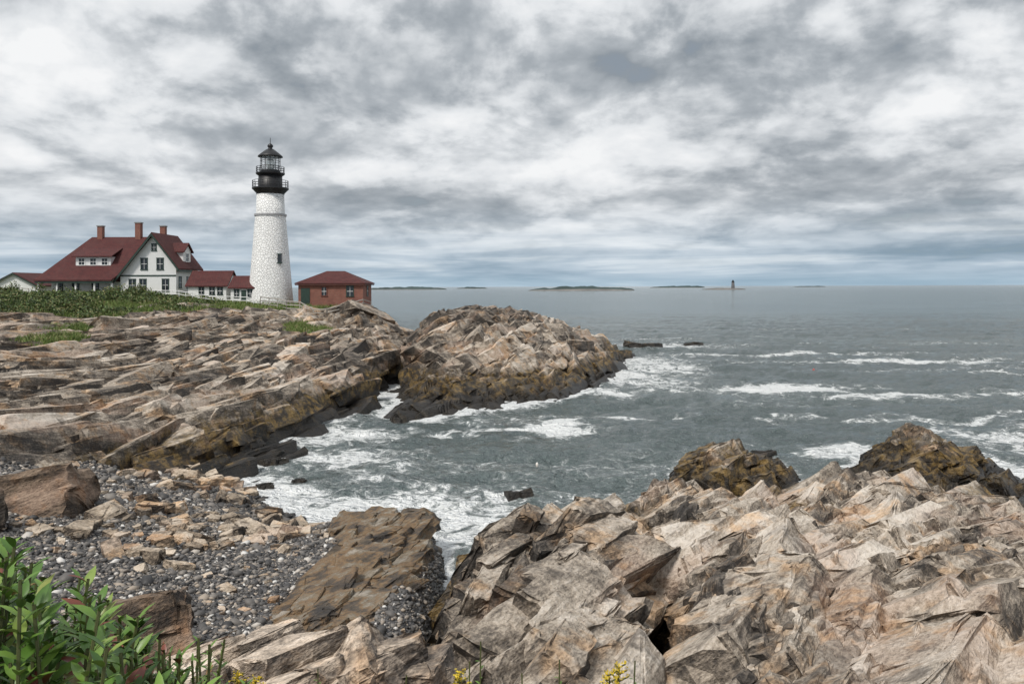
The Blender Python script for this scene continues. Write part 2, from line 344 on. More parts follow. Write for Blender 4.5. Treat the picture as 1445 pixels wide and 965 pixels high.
ledges('seaweed_ledge_rocks',TH,[(380,5,33,36,52,(1.8,3.8),(1.1,2.2),(.8,1.7),.5),(800,5,33,36,52,(.7,1.6),(.45,1.0),(.3,.7),.35)],tr,lambda x,y,s:30+0*x,2)
ledges('slab_ledge_rocks',TH,[(130,-9,-2,18,36,(1.4,3.4),(.9,1.9),(.3,.6),.10),(420,-9,-2,18,36,(.5,1.5),(.3,.7),(.18,.4),.13)],lambda x,y,z,s:s>.85,lambda x,y,s:9+0*x,3,.10)
nc=lambda w:(lambda x,y,z,s:(dline(x,y,CHAN)>w)&(x<-12.8))
ledges('headland_ledge_rocks',TM,[(2000,-75,-11,36,118,(4,10),(2.4,5.0),(1.1,2.6),.45)],nc(2.4),lambda x,y,s:20+0*x,4)
ledges('headland_broken_rocks',TL,[(4800,-75,-11,36,118,(1.6,4.4),(.9,2.1),(.5,1.3),.34),(4200,-45,-14,36,75,(.6,1.7),(.4,.95),(.25,.6),.22)],nc(1.5),lambda x,y,s:20+0*x,4)
nc2=lambda w:(lambda x,y,z,s:(dline(x,y,CHAN)>w)&(x>-13.2))
ledges('sea_stack_ledge_rocks',TM,[(850,-14,20,66,135,(3.2,7.5),(2.0,4.0),(1.4,2.9),.55)],nc2(2.2),lambda x,y,s:34+0*x,5)
ledges('sea_stack_broken_rocks',TL,[(1900,-14,20,66,135,(1.4,3.6),(.9,2.0),(.6,1.5),.38)],nc2(1.4),lambda x,y,s:34+0*x,5)

# ------------------------------------------------------------------ water
FO=[(1.8,62,5.5,4.2,1.2),(-5,60,4.5,1.4,.85),(10,67,6,1.6,.98),(28,86,10,4.6,1.2),(42,79,18,1.9,1.05),(58,116,26,3.4,1.0),(45,128,30,3,.92),(20,112,9,20,.86),(16,90,7,10,.82),(28,146,14,10,.85),(70,100,18,2.5,.9),(38,66,12,1.6,.85),
(36,57,7,5,.92),(22,52,5,3,1.0),(27,66,9,1.6,.75),(-13,60,4.5,9,.88),(-10,50,7,5.5,.90),(-6,41,7,5,.98),(-1,37,5,3.5,1.08),(3,37,4,3,.98),(-2,79,6,4,.95),(7,83,6,6,.97),(13,97,5,10,1.04),(17,118,4,10,.95),(30,38,4,5,.92),(16.5,42,3,3,.88),(-15,46,3.4,2.4,1.1),(-12,42,3,2,1.1),(-14,68,3,4,.9),(-1.7,32.5,.9,3,1.0)]
def wat(x,y):
    hb=base(x,np.minimum(y,199.))
    near=1-ss(y,120,400)
    z=(fbm(x*.16+y*.05,y*.28,3,200)*.5+fbm(x*.7,y*1.1,3,210)*.25)*near
    z*=1-.5*ss(hb,-1.5,0)
    f=ss(hb,-2.3,-.2)*1.0*(y<190)
    wx=x+fbm(x*.25,y*.25,3,230)*5; wy=y+fbm(x*.25,y*.25,3,240)*5
    for (a,b,rx,ry,st) in FO:
        f=np.maximum(f,st*np.exp(-(((wx-a)/rx)**2+((wy-b)/ry)**2)**1.0*.8))
    st=ss(fbm(x*.035,y*.12,4,250),.04,.5)*.56*(1-ss(y,170,340))
    f=np.maximum(f,st)
    return np.stack([x,y,z],1),{'foam':f}
sea=fan('sea_water',8,60000,3,1000,.8,2.2,640,40,0,wat)
m,g,sp=mat('sea_water'); p=g.pos(); px,py,pz=g.sep(p)
foam=g.n('ShaderNodeAttribute',attribute_name='foam').outputs['Fac']
lace=g.noise(g.xyz(px,g.m('MULTIPLY',py,1.0),0.0),.75,6,.68,1.2)
lace2=g.noise(p,4.0,3,.7,.5)
ff=g.m('ADD',g.m('MULTIPLY',foam,.95),g.m('MULTIPLY',g.m('SUBTRACT',lace,.5),1.8))
ff=g.m('ADD',ff,g.m('MULTIPLY',g.m('SUBTRACT',lace2,.5),.45))
fm=g.m('ADD',g.m('MULTIPLY',g.sm(ff,.61,.86),.8),g.m('MULTIPLY',g.sm(ff,.38,.72),.2))
vo=g.n('ShaderNodeTexNoise',{'Vector':g.xyz(g.m('MULTIPLY',px,.012),g.m('MULTIPLY',py,.035),0.0),'Scale':1.0,'Detail':3.0}).outputs['Fac']
wc=g.ramp(vo,[(.35,(.090,.118,.120)),(.65,(.128,.160,.160))])
col=g.mix(fm,wc,(.84,.86,.86))
r=g.m('ADD',g.m('MULTIPLY',fm,.5),.12)
w1=g.noise(g.xyz(g.m('MULTIPLY',px,.7),py,0.0),.55,4,.62,.4); w2=g.noise(g.xyz(px,g.m('MULTIPLY',py,1.3),0.0),2.2,3,.65,.3)
bm=g.bump(g.m('ADD',g.m('MULTIPLY',w1,1.4),g.m('MULTIPLY',w2,.7)),1.1,1.0)
sp(Base_Color=col,Roughness=r,Normal=bm,IOR=1.33)
sea.data.materials.append(m)

# ------------------------------------------------------------------ pebbles
bm_=bmesh.new(); bmesh.ops.create_icosphere(bm_,subdivisions=1,radius=1); ICO=np.array([v.co[:] for v in bm_.verts]); ICOF=np.array([[v.index for v in f.verts] for f in bm_.faces]); bm_.free()
NP=96000
bx=RNG.uniform(-24,-1,NP);by=RNG.uniform(11,46,NP)
z,a=H(bx,by); k=(a['beach']>.35)&(z>-.35); bx,by,z=bx[k],by[k],z[k]; NP=len(bx)
sz=np.clip(RNG.lognormal(-3.05,.45,NP),.025,.22)*(1+.3*ss(by,20,40))
sc=np.stack([sz*RNG.uniform(.8,1.4,NP),sz*RNG.uniform(.7,1.1,NP),sz*RNG.uniform(.4,.75,NP)],1)
an=RNG.uniform(0,6.28,NP); c,s_=np.cos(an),np.sin(an)
P=ICO[None]*(1+RNG.uniform(-.18,.18,(NP,12,1)))*sc[:,None]
tl=RNG.uniform(-.5,.5,NP)[:,None]; P[:,:,2]+=P[:,:,0]*tl
X=P[:,:,0]*c[:,None]-P[:,:,1]*s_[:,None]+bx[:,None]; Y=P[:,:,0]*s_[:,None]+P[:,:,1]*c[:,None]+by[:,None]; Z=P[:,:,2]+(z+sz*.25)[:,None]
F=(ICOF[None]+12*np.arange(NP)[:,None,None]).reshape(-1,3)
peb=mesh_np('beach_pebbles',np.stack([X,Y,Z],-1).reshape(-1,3),F,{'rnd':np.repeat(RNG.uniform(0,1,NP),12)})
m,g,sp=mat('pebble_stone'); rr=g.n('ShaderNodeAttribute',attribute_name='rnd').outputs['Fac']; p=g.pos()
pc=g.ramp(rr,[(0,(.035,.034,.035)),(.45,(.10,.094,.09)),(.75,(.21,.19,.17)),(.90,(.36,.30,.24)),(.98,(.62,.60,.57))])
zz=g.sep(p)[2]; wetb=g.sm(zz,1.0,.2,1,.4); pc=g.mix(1.0,pc,g.grey(wetb),'MULTIPLY')
sp(Base_Color=pc,Roughness=.6); peb.data.materials.append(m)

# ------------------------------------------------------------------ loose rocks / boulders
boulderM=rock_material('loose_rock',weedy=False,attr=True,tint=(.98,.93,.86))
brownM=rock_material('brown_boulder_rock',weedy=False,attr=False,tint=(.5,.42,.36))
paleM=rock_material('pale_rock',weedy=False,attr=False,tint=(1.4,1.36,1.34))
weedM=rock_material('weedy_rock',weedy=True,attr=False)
def Hz(x,y):
    z,_=H(np.array([float(x)]),np.array([float(y)])); return float(z[0])
def blockset(name,L,M,T=None):
    A=np.array(L,float); n=len(A)
    zn=np.tile([0,0,0,.5],(n,1)); zn[:,3]=np.clip(RNG.normal(.5,.3,n),0,1)
    return rotblocks(name,T or TH,A[:,0],A[:,1],A[:,2],A[:,3:6]*.5,np.sin(A[:,6]),np.cos(A[:,6]),A[:,7],A[:,8],zn,M)
blockset('boulder',[(-18.6,30.5,3.0,4.4,2.6,1.6,1.2,.25,.1),(-18.2,30.3,3.5,3.4,2.2,1.2,1.15,.3,.12),(-17.6,30.0,2.7,3.0,2.2,1.4,1.3,.3,.05)],brownM)
blockset('boulder',[(-8.3,17.4,3.3,2.6,1.8,1.5,1.3,.3,.0),(-8.1,17.5,3.75,1.8,1.4,1.0,1.2,.35,.1)],brownM)
blockset('boulder',[(-19.0,26.3,3.4,3.4,2.2,1.5,1.0,.3,.0),(-17.6,25.6,3.1,2,1.5,1.1,.8,.3,.1)],boulderM)
blockset('boulder',[(4.3,32.8,.7,2.2,1.7,1.3,.3,.2,0)],brownM)
rg=random.Random(21); L=[]
for k in range(46):
    x=rg.uniform(-3.3,-.9); y=rg.uniform(7.2,9.0); s=rg.uniform(.3,.9); L.append((x,y,7.05-(y-7.6)*.12+rg.uniform(-.3,.06)-.28*max(0,x+1.9),s*1.4,s*.9,s*.7,.6+rg.gauss(0,.3),rg.uniform(.2,.5),rg.gauss(0,.12)))
for k in range(8): L.append((rg.uniform(.5,1.6),7.2+rg.uniform(-.3,.3),6.95+rg.uniform(-.2,.05),rg.uniform(.4,.7),.45,.35,.7,.4,.1))
blockset('pale_bank_rocks',L,paleM)
rg=random.Random(5); L=[]
cl=[(-14.5,31.5),(-12.5,29.5),(-11.5,32),(-13,34),(-10.3,30.5),(-9.6,33),(-12,27),(-15.5,28.5),(-9.3,35.5),(-8.8,31.2),(-15.8,34),(-11,35.5)]
for k in range(390):
    if k<120: cx,cy=cl[k%len(cl)]; x=cx+rg.gauss(0,.9);y=cy+rg.gauss(0,1.0); s=rg.uniform(.22,.62)
    elif k<210: x=rg.uniform(-20,-8);y=rg.uniform(22,42); s=rg.uniform(.1,.3)
    elif k<340: x=rg.uniform(-9,-2);y=rg.uniform(15,33); s=rg.uniform(.06,.17)
    else: x=rg.uniform(-21,-13); y=41+rg.uniform(-2,3)-(x+16)*.3; s=rg.uniform(.3,.65)
    L.append((x,y,Hz(x,y)+s*.12,s*rg.uniform(1.6,3.0),s*rg.uniform(1.2,1.9),s*rg.uniform(.7,1.2),rg.uniform(0,6.28),rg.gauss(0,.22),rg.gauss(0,.15)))
blockset('beach_rocks',L,boulderM)
for i,(x,y,sx,sy,sz_) in enumerate([(24.6,143,3.6,1.6,.95),(.3,42,.6,.4,.4),(-9.8,65.5,.9,.6,.45),(16.3,51,1.0,.7,.55),(-15,49.5,.8,.6,.5),(34,150,2,1,.4),(-13.5,43.4,.6,.5,.4),(-12,45,.45,.4,.3)]):
    blockset('sea_rock',[(x+rg.gauss(0,.4)*sx,y+rg.gauss(0,.4)*sy,rg.uniform(-.15,.1)*sz_,sx*rg.uniform(.7,1.5),sy*1.5,sz_*1.5,1.2+rg.gauss(0,.3),.2,rg.gauss(0,.1)) for _ in range(5)],weedM)

# ------------------------------------------------------------------ object building helpers
def empty(name,loc=(0,0,0)):
    e=bpy.data.objects.new(name,None); S.collection.objects.link(e); e.empty_display_size=.5; return e
def poly(name,V,F,M,parent=None,smooth=False):
    me=bpy.data.meshes.new(name); me.from_pydata([tuple(v) for v in V],[],F); me.update()
    if smooth:
        for f in me.polygons: f.use_smooth=True
    me.materials.append(M); ob=bpy.data.objects.new(name,me); S.collection.objects.link(ob)
    if parent: ob.parent=parent
    return ob
def boxes(name,L,M,parent=None):
    V=[];F=[]
    for (x0,x1,y0,y1,z0,z1) in L:
        o=len(V); V+=[(x0,y0,z0),(x1,y0,z0),(x1,y1,z0),(x0,y1,z0),(x0,y0,z1),(x1,y0,z1),(x1,y1,z1),(x0,y1,z1)]
        F+=[[o+a for a in f] for f in((0,3,2,1),(4,5,6,7),(0,1,5,4),(1,2,6,5),(2,3,7,6),(3,0,4,7))]
    return poly(name,V,F,M,parent)
def thick(name,faces,th,M,parent):
    V=[];F=[]
    for P_ in faces:
        o=len(V);n=len(P_); V+=list(P_)+[(x,y,z-th) for x,y,z in P_]
        F.append([o+i for i in range(n)]); F.append([o+n+i for i in reversed(range(n))])
        for i in range(n): j=(i+1)%n; F.append([o+i,o+n+i,o+n+j,o+j])
    return poly(name,V,F,M,parent)
def lathe(name,prof,cx,cy,M,parent,seg=40,smooth=True):
    V=[];F=[]
    for (r,z) in prof:
        for k in range(seg): a=2*math.pi*k/seg; V.append((cx+r*math.cos(a),cy+r*math.sin(a),z))
    for i in range(len(prof)-1):
        for k in range(seg): j=(k+1)%seg; F.append([i*seg+k,i*seg+j,(i+1)*seg+j,(i+1)*seg+k])
    F.append(list(range((len(prof)-1)*seg,len(prof)*seg)))
    ob=poly(name,V,F,M,parent,smooth)
    return ob
def tube(L,r,seg=5):
    V=[];F=[]
    for a,b in L:
        a=Vector(a);b=Vector(b);d=(b-a).normalized(); u=d.orthogonal().normalized(); w=d.cross(u); o=len(V)
        for P_ in(a,b):
            for k in range(seg): t=2*math.pi*k/seg; V.append(P_+u*r*math.cos(t)+w*r*math.sin(t))
        for k in range(seg): j=(k+1)%seg; F.append([o+k,o+j,o+seg+j,o+seg+k])
    return V,F
m,g,sp=mat('white_clapboard'); p=g.pos(); zz=g.sep(p)[2]; st=g.m('FRACT',g.m('MULTIPLY',zz,6.0))
sp(Base_Color=g.mix(g.noise(p,1.5,4),(.76,.77,.77),(.86,.86,.85)),Roughness=.6,Normal=g.bump(st,.02)); clap=m
m,g,sp=mat('red_shingle_roof'); p=g.pos(); br=g.n('ShaderNodeTexBrick',{'Vector':g.xyz(g.m('ADD',g.sep(p)[0],g.sep(p)[1]),g.m('MULTIPLY',g.sep(p)[2],1.0),0.0),'Scale':1.0,'Brick Width':.35,'Row Height':.16,'Mortar Size':.015,'Color1':(.11,.022,.020,1),'Color2':(.07,.014,.014,1),'Mortar':(.03,.008,.008,1)})
sp(Base_Color=g.mix(g.sm(g.noise(p,.7,4,.65),.35,.75,0,.5),br.outputs['Color'],(.10,.04,.035)),Roughness=.85,Normal=g.bump(br.outputs['Fac'],-.03)); shing=m
m,g,sp=mat('red_brick'); p=g.pos(); br=g.n('ShaderNodeTexBrick',{'Vector':g.xyz(g.m('ADD',g.sep(p)[0],g.sep(p)[1]),g.sep(p)[2],0.0),'Scale':1.0,'Brick Width':.22,'Row Height':.075,'Mortar Size':.008,'Color1':(.25,.075,.045,1),'Color2':(.16,.05,.033,1),'Mortar':(.26,.20,.17,1)})
sp(Base_Color=g.mix(g.sm(g.noise(p,1.1,4,.65),.4,.7,0,.45),br.outputs['Color'],(.13,.045,.035)),Roughness=.85); brick=m
m,g,sp=mat('white_painted_stone'); p=g.pos(); vv=g.n('ShaderNodeTexVoronoi',{'Vector':p,'Scale':2.6},feature='DISTANCE_TO_EDGE').outputs['Distance']
nn=g.noise(p,3,4,.7); stn=g.noise(g.xyz(g.m('MULTIPLY',g.sep(p)[0],1.5),g.m('MULTIPLY',g.sep(p)[1],1.5),g.m('MULTIPLY',g.sep(p)[2],.15)),1,4,.6)
sp(Base_Color=g.mix(g.sm(stn,.5,.75,0,.4),(.84,.84,.83),(.68,.67,.64)),Roughness=.7,Normal=g.bump(g.m('ADD',g.sm(vv,0,.12),nn),.07)); tower_w=m
black=simple('black_iron',(.012,.012,.014),.45,.3)
green=simple('dark_green_trim',(.02,.045,.035),.5)
trimW=simple('white_trim',(.78,.78,.77),.5,.06)
wood=simple('weathered_wood',(.34,.32,.29),.85,.3,6)
m,g,sp=mat('window_glass'); sp(Base_Color=(.02,.025,.03),Roughness=.08); glass=m
stoneM=simple('foundation_stone',(.25,.24,.23),.9,.3,4,.03)
def win(par,c,w,h,face='S',mull=True,frame=None):
    frame=frame or trimW; x,y,z=c; t=.11
    def bx(u0,u1,z0,z1,d0,d1):
        if face=='S': return (x+u0,x+u1,y-d1,y-d0,z+z0,z+z1)
        return (x+d0,x+d1,y+u0,y+u1,z+z0,z+z1)
    W=w/2;Hh=h/2
    fr=[bx(-W-t,-W,-Hh,Hh,.0,.07),bx(W,W+t,-Hh,Hh,.0,.07),bx(-W-t-.03,W+t+.03,Hh,Hh+t*1.3,.0,.09),bx(-W-t-.05,W+t+.05,-Hh-t,-Hh,.0,.12)]
    boxes('window_frame',fr,frame,par)
    boxes('window_glass',[bx(-W,W,-Hh,Hh,.004,.02)],glass,par)
    if mull: boxes('window_bars',[bx(-W,W,-.03,.03,.024,.05),bx(-.02,.02,.03,Hh,.024,.045),bx(-.02,.02,-Hh,-.03,.024,.045)],trimW,par)

# ------------------------------------------------------------------ lighthouse
LX,LY_=-36.65,121.0
lh=empty('lighthouse')
lathe('tower',[(3.5,6.5),(3.42,8.4),(3.28,9.3),(2.24,21.75),(2.2,22.0)],LX,LY_,tower_w,lh,64)
lathe('belt_course',[(2.2,21.8),(2.38,21.82),(2.38,22.1),(2.1,22.12)],LX,LY_,simple('belt_grey',(.35,.35,.36)),lh,64,False)
lathe('upper_tower',[(2.12,22.1),(2.0,25.3)],LX,LY_,tower_w,lh,64)
lathe('gallery_bracket',[(2.03,25.1),(2.1,25.3),(2.62,25.85),(2.7,25.9),(2.7,26.08),(1.7,26.1)],LX,LY_,black,lh,48,False)
lathe('watch_room',[(1.78,26.05),(1.75,28.1)],LX,LY_,black,lh,32)
lathe('upper_gallery',[(1.75,27.9),(2.1,28.15),(2.15,28.3),(1.4,28.32)],LX,LY_,black,lh,48,False)
for nm,r,z0,z1,n,rl in(('gallery_railing',2.62,26.08,27.15,22,(.35,.72,1.07)),('lantern_railing',2.05,28.3,29.25,18,(.32,.63,.95))):
    L=[]
    for k in range(n):
        a=2*math.pi*k/n; L.append(((LX+r*math.cos(a),LY_+r*math.sin(a),z0),(LX+r*math.cos(a),LY_+r*math.sin(a),z1)))
    for dz in rl:
        for k in range(32):
            a=2*math.pi*k/32;b=2*math.pi*(k+1)/32; L.append(((LX+r*math.cos(a),LY_+r*math.sin(a),z0+dz),(LX+r*math.cos(b),LY_+r*math.sin(b),z0+dz)))
    V,F=tube(L,.035); poly(nm,V,F,black,lh)
m,g,sp=mat('lantern_glass'); sp(Base_Color=(.8,.85,.88),Roughness=.05,Alpha=.22); lg=m
lathe('lantern_glazing',[(1.42,28.9),(1.42,30.85)],LX,LY_,lg,lh,16,False)
lathe('lantern_base',[(1.48,28.3),(1.48,28.7),(1.3,28.72)],LX,LY_,black,lh,16,False)
lathe('lens',[(.3,28.8),(.6,29.2),(.65,29.8),(.55,30.3),(.3,30.6)],LX,LY_,simple('lens_glass',(.65,.7,.68),.15,.3,9),lh,16)
L=[]
for k in range(12):
    a=2*math.pi*(k+.5)/12; L.append(((LX+1.45*math.cos(a),LY_+1.45*math.sin(a),28.7),(LX+1.45*math.cos(a),LY_+1.45*math.sin(a),30.85)))
    b=2*math.pi*(k+1.5)/12
    for z in(29.4,30.15): L.append(((LX+1.45*math.cos(a),LY_+1.45*math.sin(a),z),(LX+1.45*math.cos(b),LY_+1.45*math.sin(b),z)))
V,F=tube(L,.038); poly('lantern_bars',V,F,black,lh)
lathe('lantern_roof',[(1.5,30.75),(1.85,30.78),(1.8,30.95),(1.2,31.45),(.55,31.95),(.3,32.05),(.3,32.2),(.42,32.35),(.42,32.55),(.25,32.75),(.06,32.85),(.04,33.7)],LX,LY_,black,lh,24)
wp=[(LX+1.72,LX+2.22,LY_-2.30,LY_-1.7,14.75,15.9)]
boxes('tower_window',wp,glass,lh)
boxes('tower_window_trim',[(LX+1.66,LX+2.28,LY_-2.36,LY_-1.7,15.9,16.05),(LX+1.66,LX+2.28,LY_-2.40,LY_-1.7,14.6,14.75)],green,lh)

# ------------------------------------------------------------------ keeper's house
kh=empty('keepers_house')
GV=[(-59,120,7.5),(-50.6,120,7.5),(-50.6,120,14.5),(-54,120,19.0),(-59,120,12.9)]
n=5; V=GV+[(x,128.3,z) for x,_,z in GV]; F=[[0,1,2,3,4],[9,8,7,6,5]]+[[i,5+i,5+(i+1)%5,(i+1)%5][::-1] for i in range(5)]
poly('gable_wing_walls',V,F,clap,kh)
thick('gable_wing_roof',[[(-54,119.3,19.35),(-54,128.8,19.35),(-59.75,128.8,12.15),(-59.75,119.3,12.15)],[(-54,119.3,19.35),(-49.9,119.3,13.95),(-49.9,128.8,13.95),(-54,128.8,19.35)]],.22,shing,kh)
thick('rake_boards',[[(-54,119.2,19.2),(-59.7,119.2,12.05),(-59.7,119.29,12.05),(-54,119.29,19.2)],[(-54,119.2,19.2),(-49.95,119.2,13.87),(-49.95,119.29,13.87),(-54,119.29,19.2)]],.42,green,kh)
boxes('east_eave_board',[(-50.15,-49.93,119.35,128.75,13.45,13.70)],green,kh)
boxes('main_walls',[(-70.2,-59.1,121.4,131,7.5,12.6)],clap,kh)
bp=[(-71.2,118.5,12.25),(-59.65,118.5,12.25),(-54.2,126,19.05),(-66.4,126,19.05)]
thick('main_roof',[bp,[(-66.4,126,19.05),(-54.2,126,19.05),(-54.2,133.5,12.25),(-71.2,133.5,12.25)],[(-71.2,133.5,12.25),(-71.2,118.5,12.25),(-66.4,126,19.05)]],.2,shing,kh)
boxes('porch_fascia',[(-71.1,-59.6,118.6,118.75,11.75,12.03)],green,kh)
boxes('porch_posts',[(x,x+.22,118.9,119.12,8.5,11.75) for x in(-70.9,-68.1,-65.3,-62.5,-59.9)],trimW,kh)
boxes('porch_floor',[(-71,-59.1,118.7,121.35,8,10.0)],stoneM,kh)
boxes('front_dormer_walls',[(-66.2,-60.9,120.9,124.2,13.7,15.75)],clap,kh)
thick('front_dormer_roof',[[(-66.6,120.4,15.85),(-60.5,120.4,15.85),(-60.5,123.9,17.25),(-66.6,123.9,17.25)]],.16,shing,kh)
for x in(-65.3,-63.55,-61.8): win(kh,(x,120.9,15.0),.85,.95)
boxes('east_dormer_walls',[(-53.2,-50.75,123.0,125.8,14.3,16.9)],clap,kh)
thick('east_dormer_roof',[[(-53.6,124.4,18.0),(-50.4,124.4,18.0),(-50.4,122.6,16.6),(-53.6,122.6,16.6)],[(-50.4,124.4,18.0),(-53.6,124.4,18.0),(-53.6,126.2,16.6),(-50.4,126.2,16.6)]],.18,shing,kh)
poly('east_dormer_gable',[(-50.75,123.0,16.9),(-50.75,125.8,16.9),(-50.75,124.4,17.8)],[[0,1,2]],clap,kh)
win(kh,(-50.75,124.4,15.7),1.0,1.2,'E')
win(kh,(-53.9,120,17.1),.55,.9,frame=green)
for x in(-55.4,-53.0): win(kh,(x,120,14.6),.85,1.6,frame=green)
for x in(-57.2,-55.6,-52.2): win(kh,(x,120,11.4),.85,1.7,frame=green)
for y in(121.4,124.3,127): win(kh,(-50.6,y,11.8),.8,1.6,'E',frame=green)
for x in(-69,-66.5,-63.5): win(kh,(x,121.4,11),.9,1.4,frame=green)
boxes('belt_board',[(-59.03,-50.57,119.93,119.995,12.75,12.95)],green,kh)
for (x,y,z0,z1,w) in((-65,126,18,20.7,.8),(-59,126,18,21.2,.85),(-56,128.0,16,20.8,.8)):
    boxes('chimney',[(x-w/2,x+w/2,y-w/2,y+w/2,z0,z1)],brick,kh); boxes('chimney_cap',[(x-w/2-.08,x+w/2+.08,y-w/2-.08,y+w/2+.08,z1,z1+.16)],stoneM,kh)
def gabled(name,x0,x1,y0,y1,zb,ze,zr,axis,wm=clap,rm=shing,ov=.35):
    e=empty(name); 
    if axis=='x':
        ym=(y0+y1)/2; V=[(x0,y0,zb),(x0,y1,zb),(x0,y1,ze),(x0,ym,zr-.15),(x0,y0,ze)]; V+=[(x1,b,c) for _,b,c in V]
        r=[[(x0-ov,y0-ov,ze-.05),(x1+ov,y0-ov,ze-.05),(x1+ov,ym,zr),(x0-ov,ym,zr)],[(x0-ov,ym,zr),(x1+ov,ym,zr),(x1+ov,y1+ov,ze-.05),(x0-ov,y1+ov,ze-.05)]]
    else:
        xm=(x0+x1)/2; V=[(x1,y0,zb),(x0,y0,zb),(x0,y0,ze),(xm,y0,zr-.15),(x1,y0,ze)]; V+=[(a_,y1,c) for a_,_,c in V]
        r=[[(x0-ov,y1+ov,ze-.05),(x0-ov,y0-ov,ze-.05),(xm,y0-ov,zr),(xm,y1+ov,zr)],[(xm,y1+ov,zr),(xm,y0-ov,zr),(x1+ov,y0-ov,ze-.05),(x1+ov,y1+ov,ze-.05)]]
    F=[[4,3,2,1,0],[5,6,7,8,9]]+[[i,(i+1)%5,5+(i+1)%5,5+i] for i in range(5)]
    poly('walls',V,F,wm,e); thick('roof',r,.17,rm,e); return e
sh=gabled('white_garage',-81.8,-74.5,125,133,7,11.5,13.5,'y')
thick('rake_boards',[[(-78.15,124.55,13.38),(-82.1,124.55,11.35),(-82.1,124.63,11.35),(-78.15,124.63,13.38)],[(-78.15,124.55,13.38),(-74.2,124.55,11.35),(-74.2,124.63,11.35),(-78.15,124.63,13.38)]],.22,green,sh)
boxes('door',[(-79.5,-76.8,124.93,124.99,8,11.2)],trimW,sh)
c1=gabled('covered_walkway',-48.6,-42.9,119.5,124.5,6.5,11.35,13.6,'x')
for x in(-46.6,-45.0,-43.8): win(c1,(x,119.5,10.5),.6,1.0,frame=green)
c2=gabled('oil_house',-41.9,-38.0,118.6,123.5,6.5,11.05,12.8,'x')
for x in(-41.0,-39.0): win(c2,(x,118.6,10.1),.55,1.0,frame=green)
boxes('door',[(-40.3,-39.6,118.5,118.59,8.2,10.6)],green,c2)
bb=empty('brick_whistle_house')
x0,x1,y0,y1=-31.4,-21.9,117,124
boxes('walls',[(x0,x1,y0,y1,6.5,11.6)],brick,bb)
e=.45; ze=11.62; zr=13.45
A_=(x0-e,y0-e,ze);B_=(x1+e,y0-e,ze);C_=(x1+e,y1+e,ze);D_=(x0-e,y1+e,ze);R1=(x0+3.4,120.5,zr);R2=(x1-3.4,120.5,zr)
thick('roof',[[A_,B_,R2,R1],[C_,D_,R1,R2],[B_,C_,R2],[D_,A_,R1]],.14,shing,bb)
boxes('eave_board',[(x0-.4,x1+.4,y0-.40,y0-.3,11.3,11.46),(x1+.3,x1+.4,y0-.3,y1+.3,11.3,11.46)],simple('brown_eave',(.10,.035,.028)),bb)
win(bb,(-23.8,117,10.4),.9,1.4,frame=green); win(bb,(-21.9,120.5,10.4),.9,1.3,'E',frame=green)
boxes('door',[(-31.0,-29.7,116.93,116.99,8.3,10.9)],green,bb); boxes('door_step',[(-31.2,-29.5,116.2,116.95,7.9,8.4)],stoneM,bb)
win(bb,(-27.6,117,10.4),.7,1.2,frame=simple('brick_frame',(.16,.05,.035)))
def fence(name,pts,h,step,M,rails,r=.06):
    L=[];prev=None
    P_=[Vector(a) for a in pts]
    for a,b in zip(P_[:-1],P_[1:]):
        n=max(1,int((b-a).length/step))
        for k in range(n+1):
            q=a.lerp(b,k/n); z=Hz(q.x,q.y); L.append(((q.x,q.y,z-.3),(q.x,q.y,z+h)))
            if prev:
                for f in rails: L.append(((prev[0],prev[1],prev[2]+h*f),(q.x,q.y,z+h*f)))
            prev=(q.x,q.y,z)
    V,F=tube(L,r,6); return poly(name,V,F,M)
fence('white_railing',[(-52,115.2),(-44,114.4),(-36,114.0)],1.25,.9,trimW,(.95,.55),.05)
fence('wood_fence',[(-36,114),(-31,109.5),(-25,107.5),(-21.5,109),(-20,113)],1.6,1.7,wood,(.95,.65,.35),.075)
fence('wood_fence',[(-84,119),(-73,118),(-71,117)],1.1,2,wood,(.95,.55),.06)

# ------------------------------------------------------------------ vegetation
def foliage(name,cols):
    m,g,sp=mat(name); p=g.pos(); r_=g.n('ShaderNodeAttribute',attribute_name='rnd').outputs['Fac']
    v=g.m('ADD',g.m('MULTIPLY',r_,.45),g.m('MULTIPLY',g.noise(p,.35,3),.55))
    sp(Base_Color=g.ramp(v,cols),Roughness=.6)
    return m
shrubM=foliage('shrub_leaves',[(.25,(.018,.032,.010)),(.42,(.05,.085,.02)),(.55,(.10,.155,.035)),(.70,(.18,.16,.065))])
grassM=foliage('grass_blades',[(.2,(.06,.10,.02)),(.5,(.13,.20,.04)),(.8,(.28,.25,.12))])
def quads(name,C,size,M,flat=.0):
    N=len(C); d=RNG.normal(size=(N,3)); d/=np.linalg.norm(d,axis=1)[:,None]; e=RNG.normal(size=(N,3)); e=np.cross(d,e); e/=np.linalg.norm(e,axis=1)[:,None]
    s=(size*RNG.uniform(.6,1.4,N))[:,None]; f=np.cross(d,e)
    V=np.stack([C-d*s,C+e*s*.5+f*s*.1,C+d*s,C-e*s*.5+f*s*.1],1).reshape(-1,3)
    return mesh_np(name,V,np.arange(4*N).reshape(-1,4),{'rnd':np.repeat(RNG.uniform(0,1,N),4)},smooth=False,mats=[M])
mx=RNG.uniform(-95,-40,3000); my=RNG.uniform(76,117,3000)
z,a=H(mx,my); keep=(a['grass']>.5)&(mx<-41.5)&(fbm(mx*.12,my*.12,3,400)>-.2)
keep&=(mx>-.72*(my+5))
mx,my,z=mx[keep][:560],my[keep][:560],z[keep][:560]
C=[]
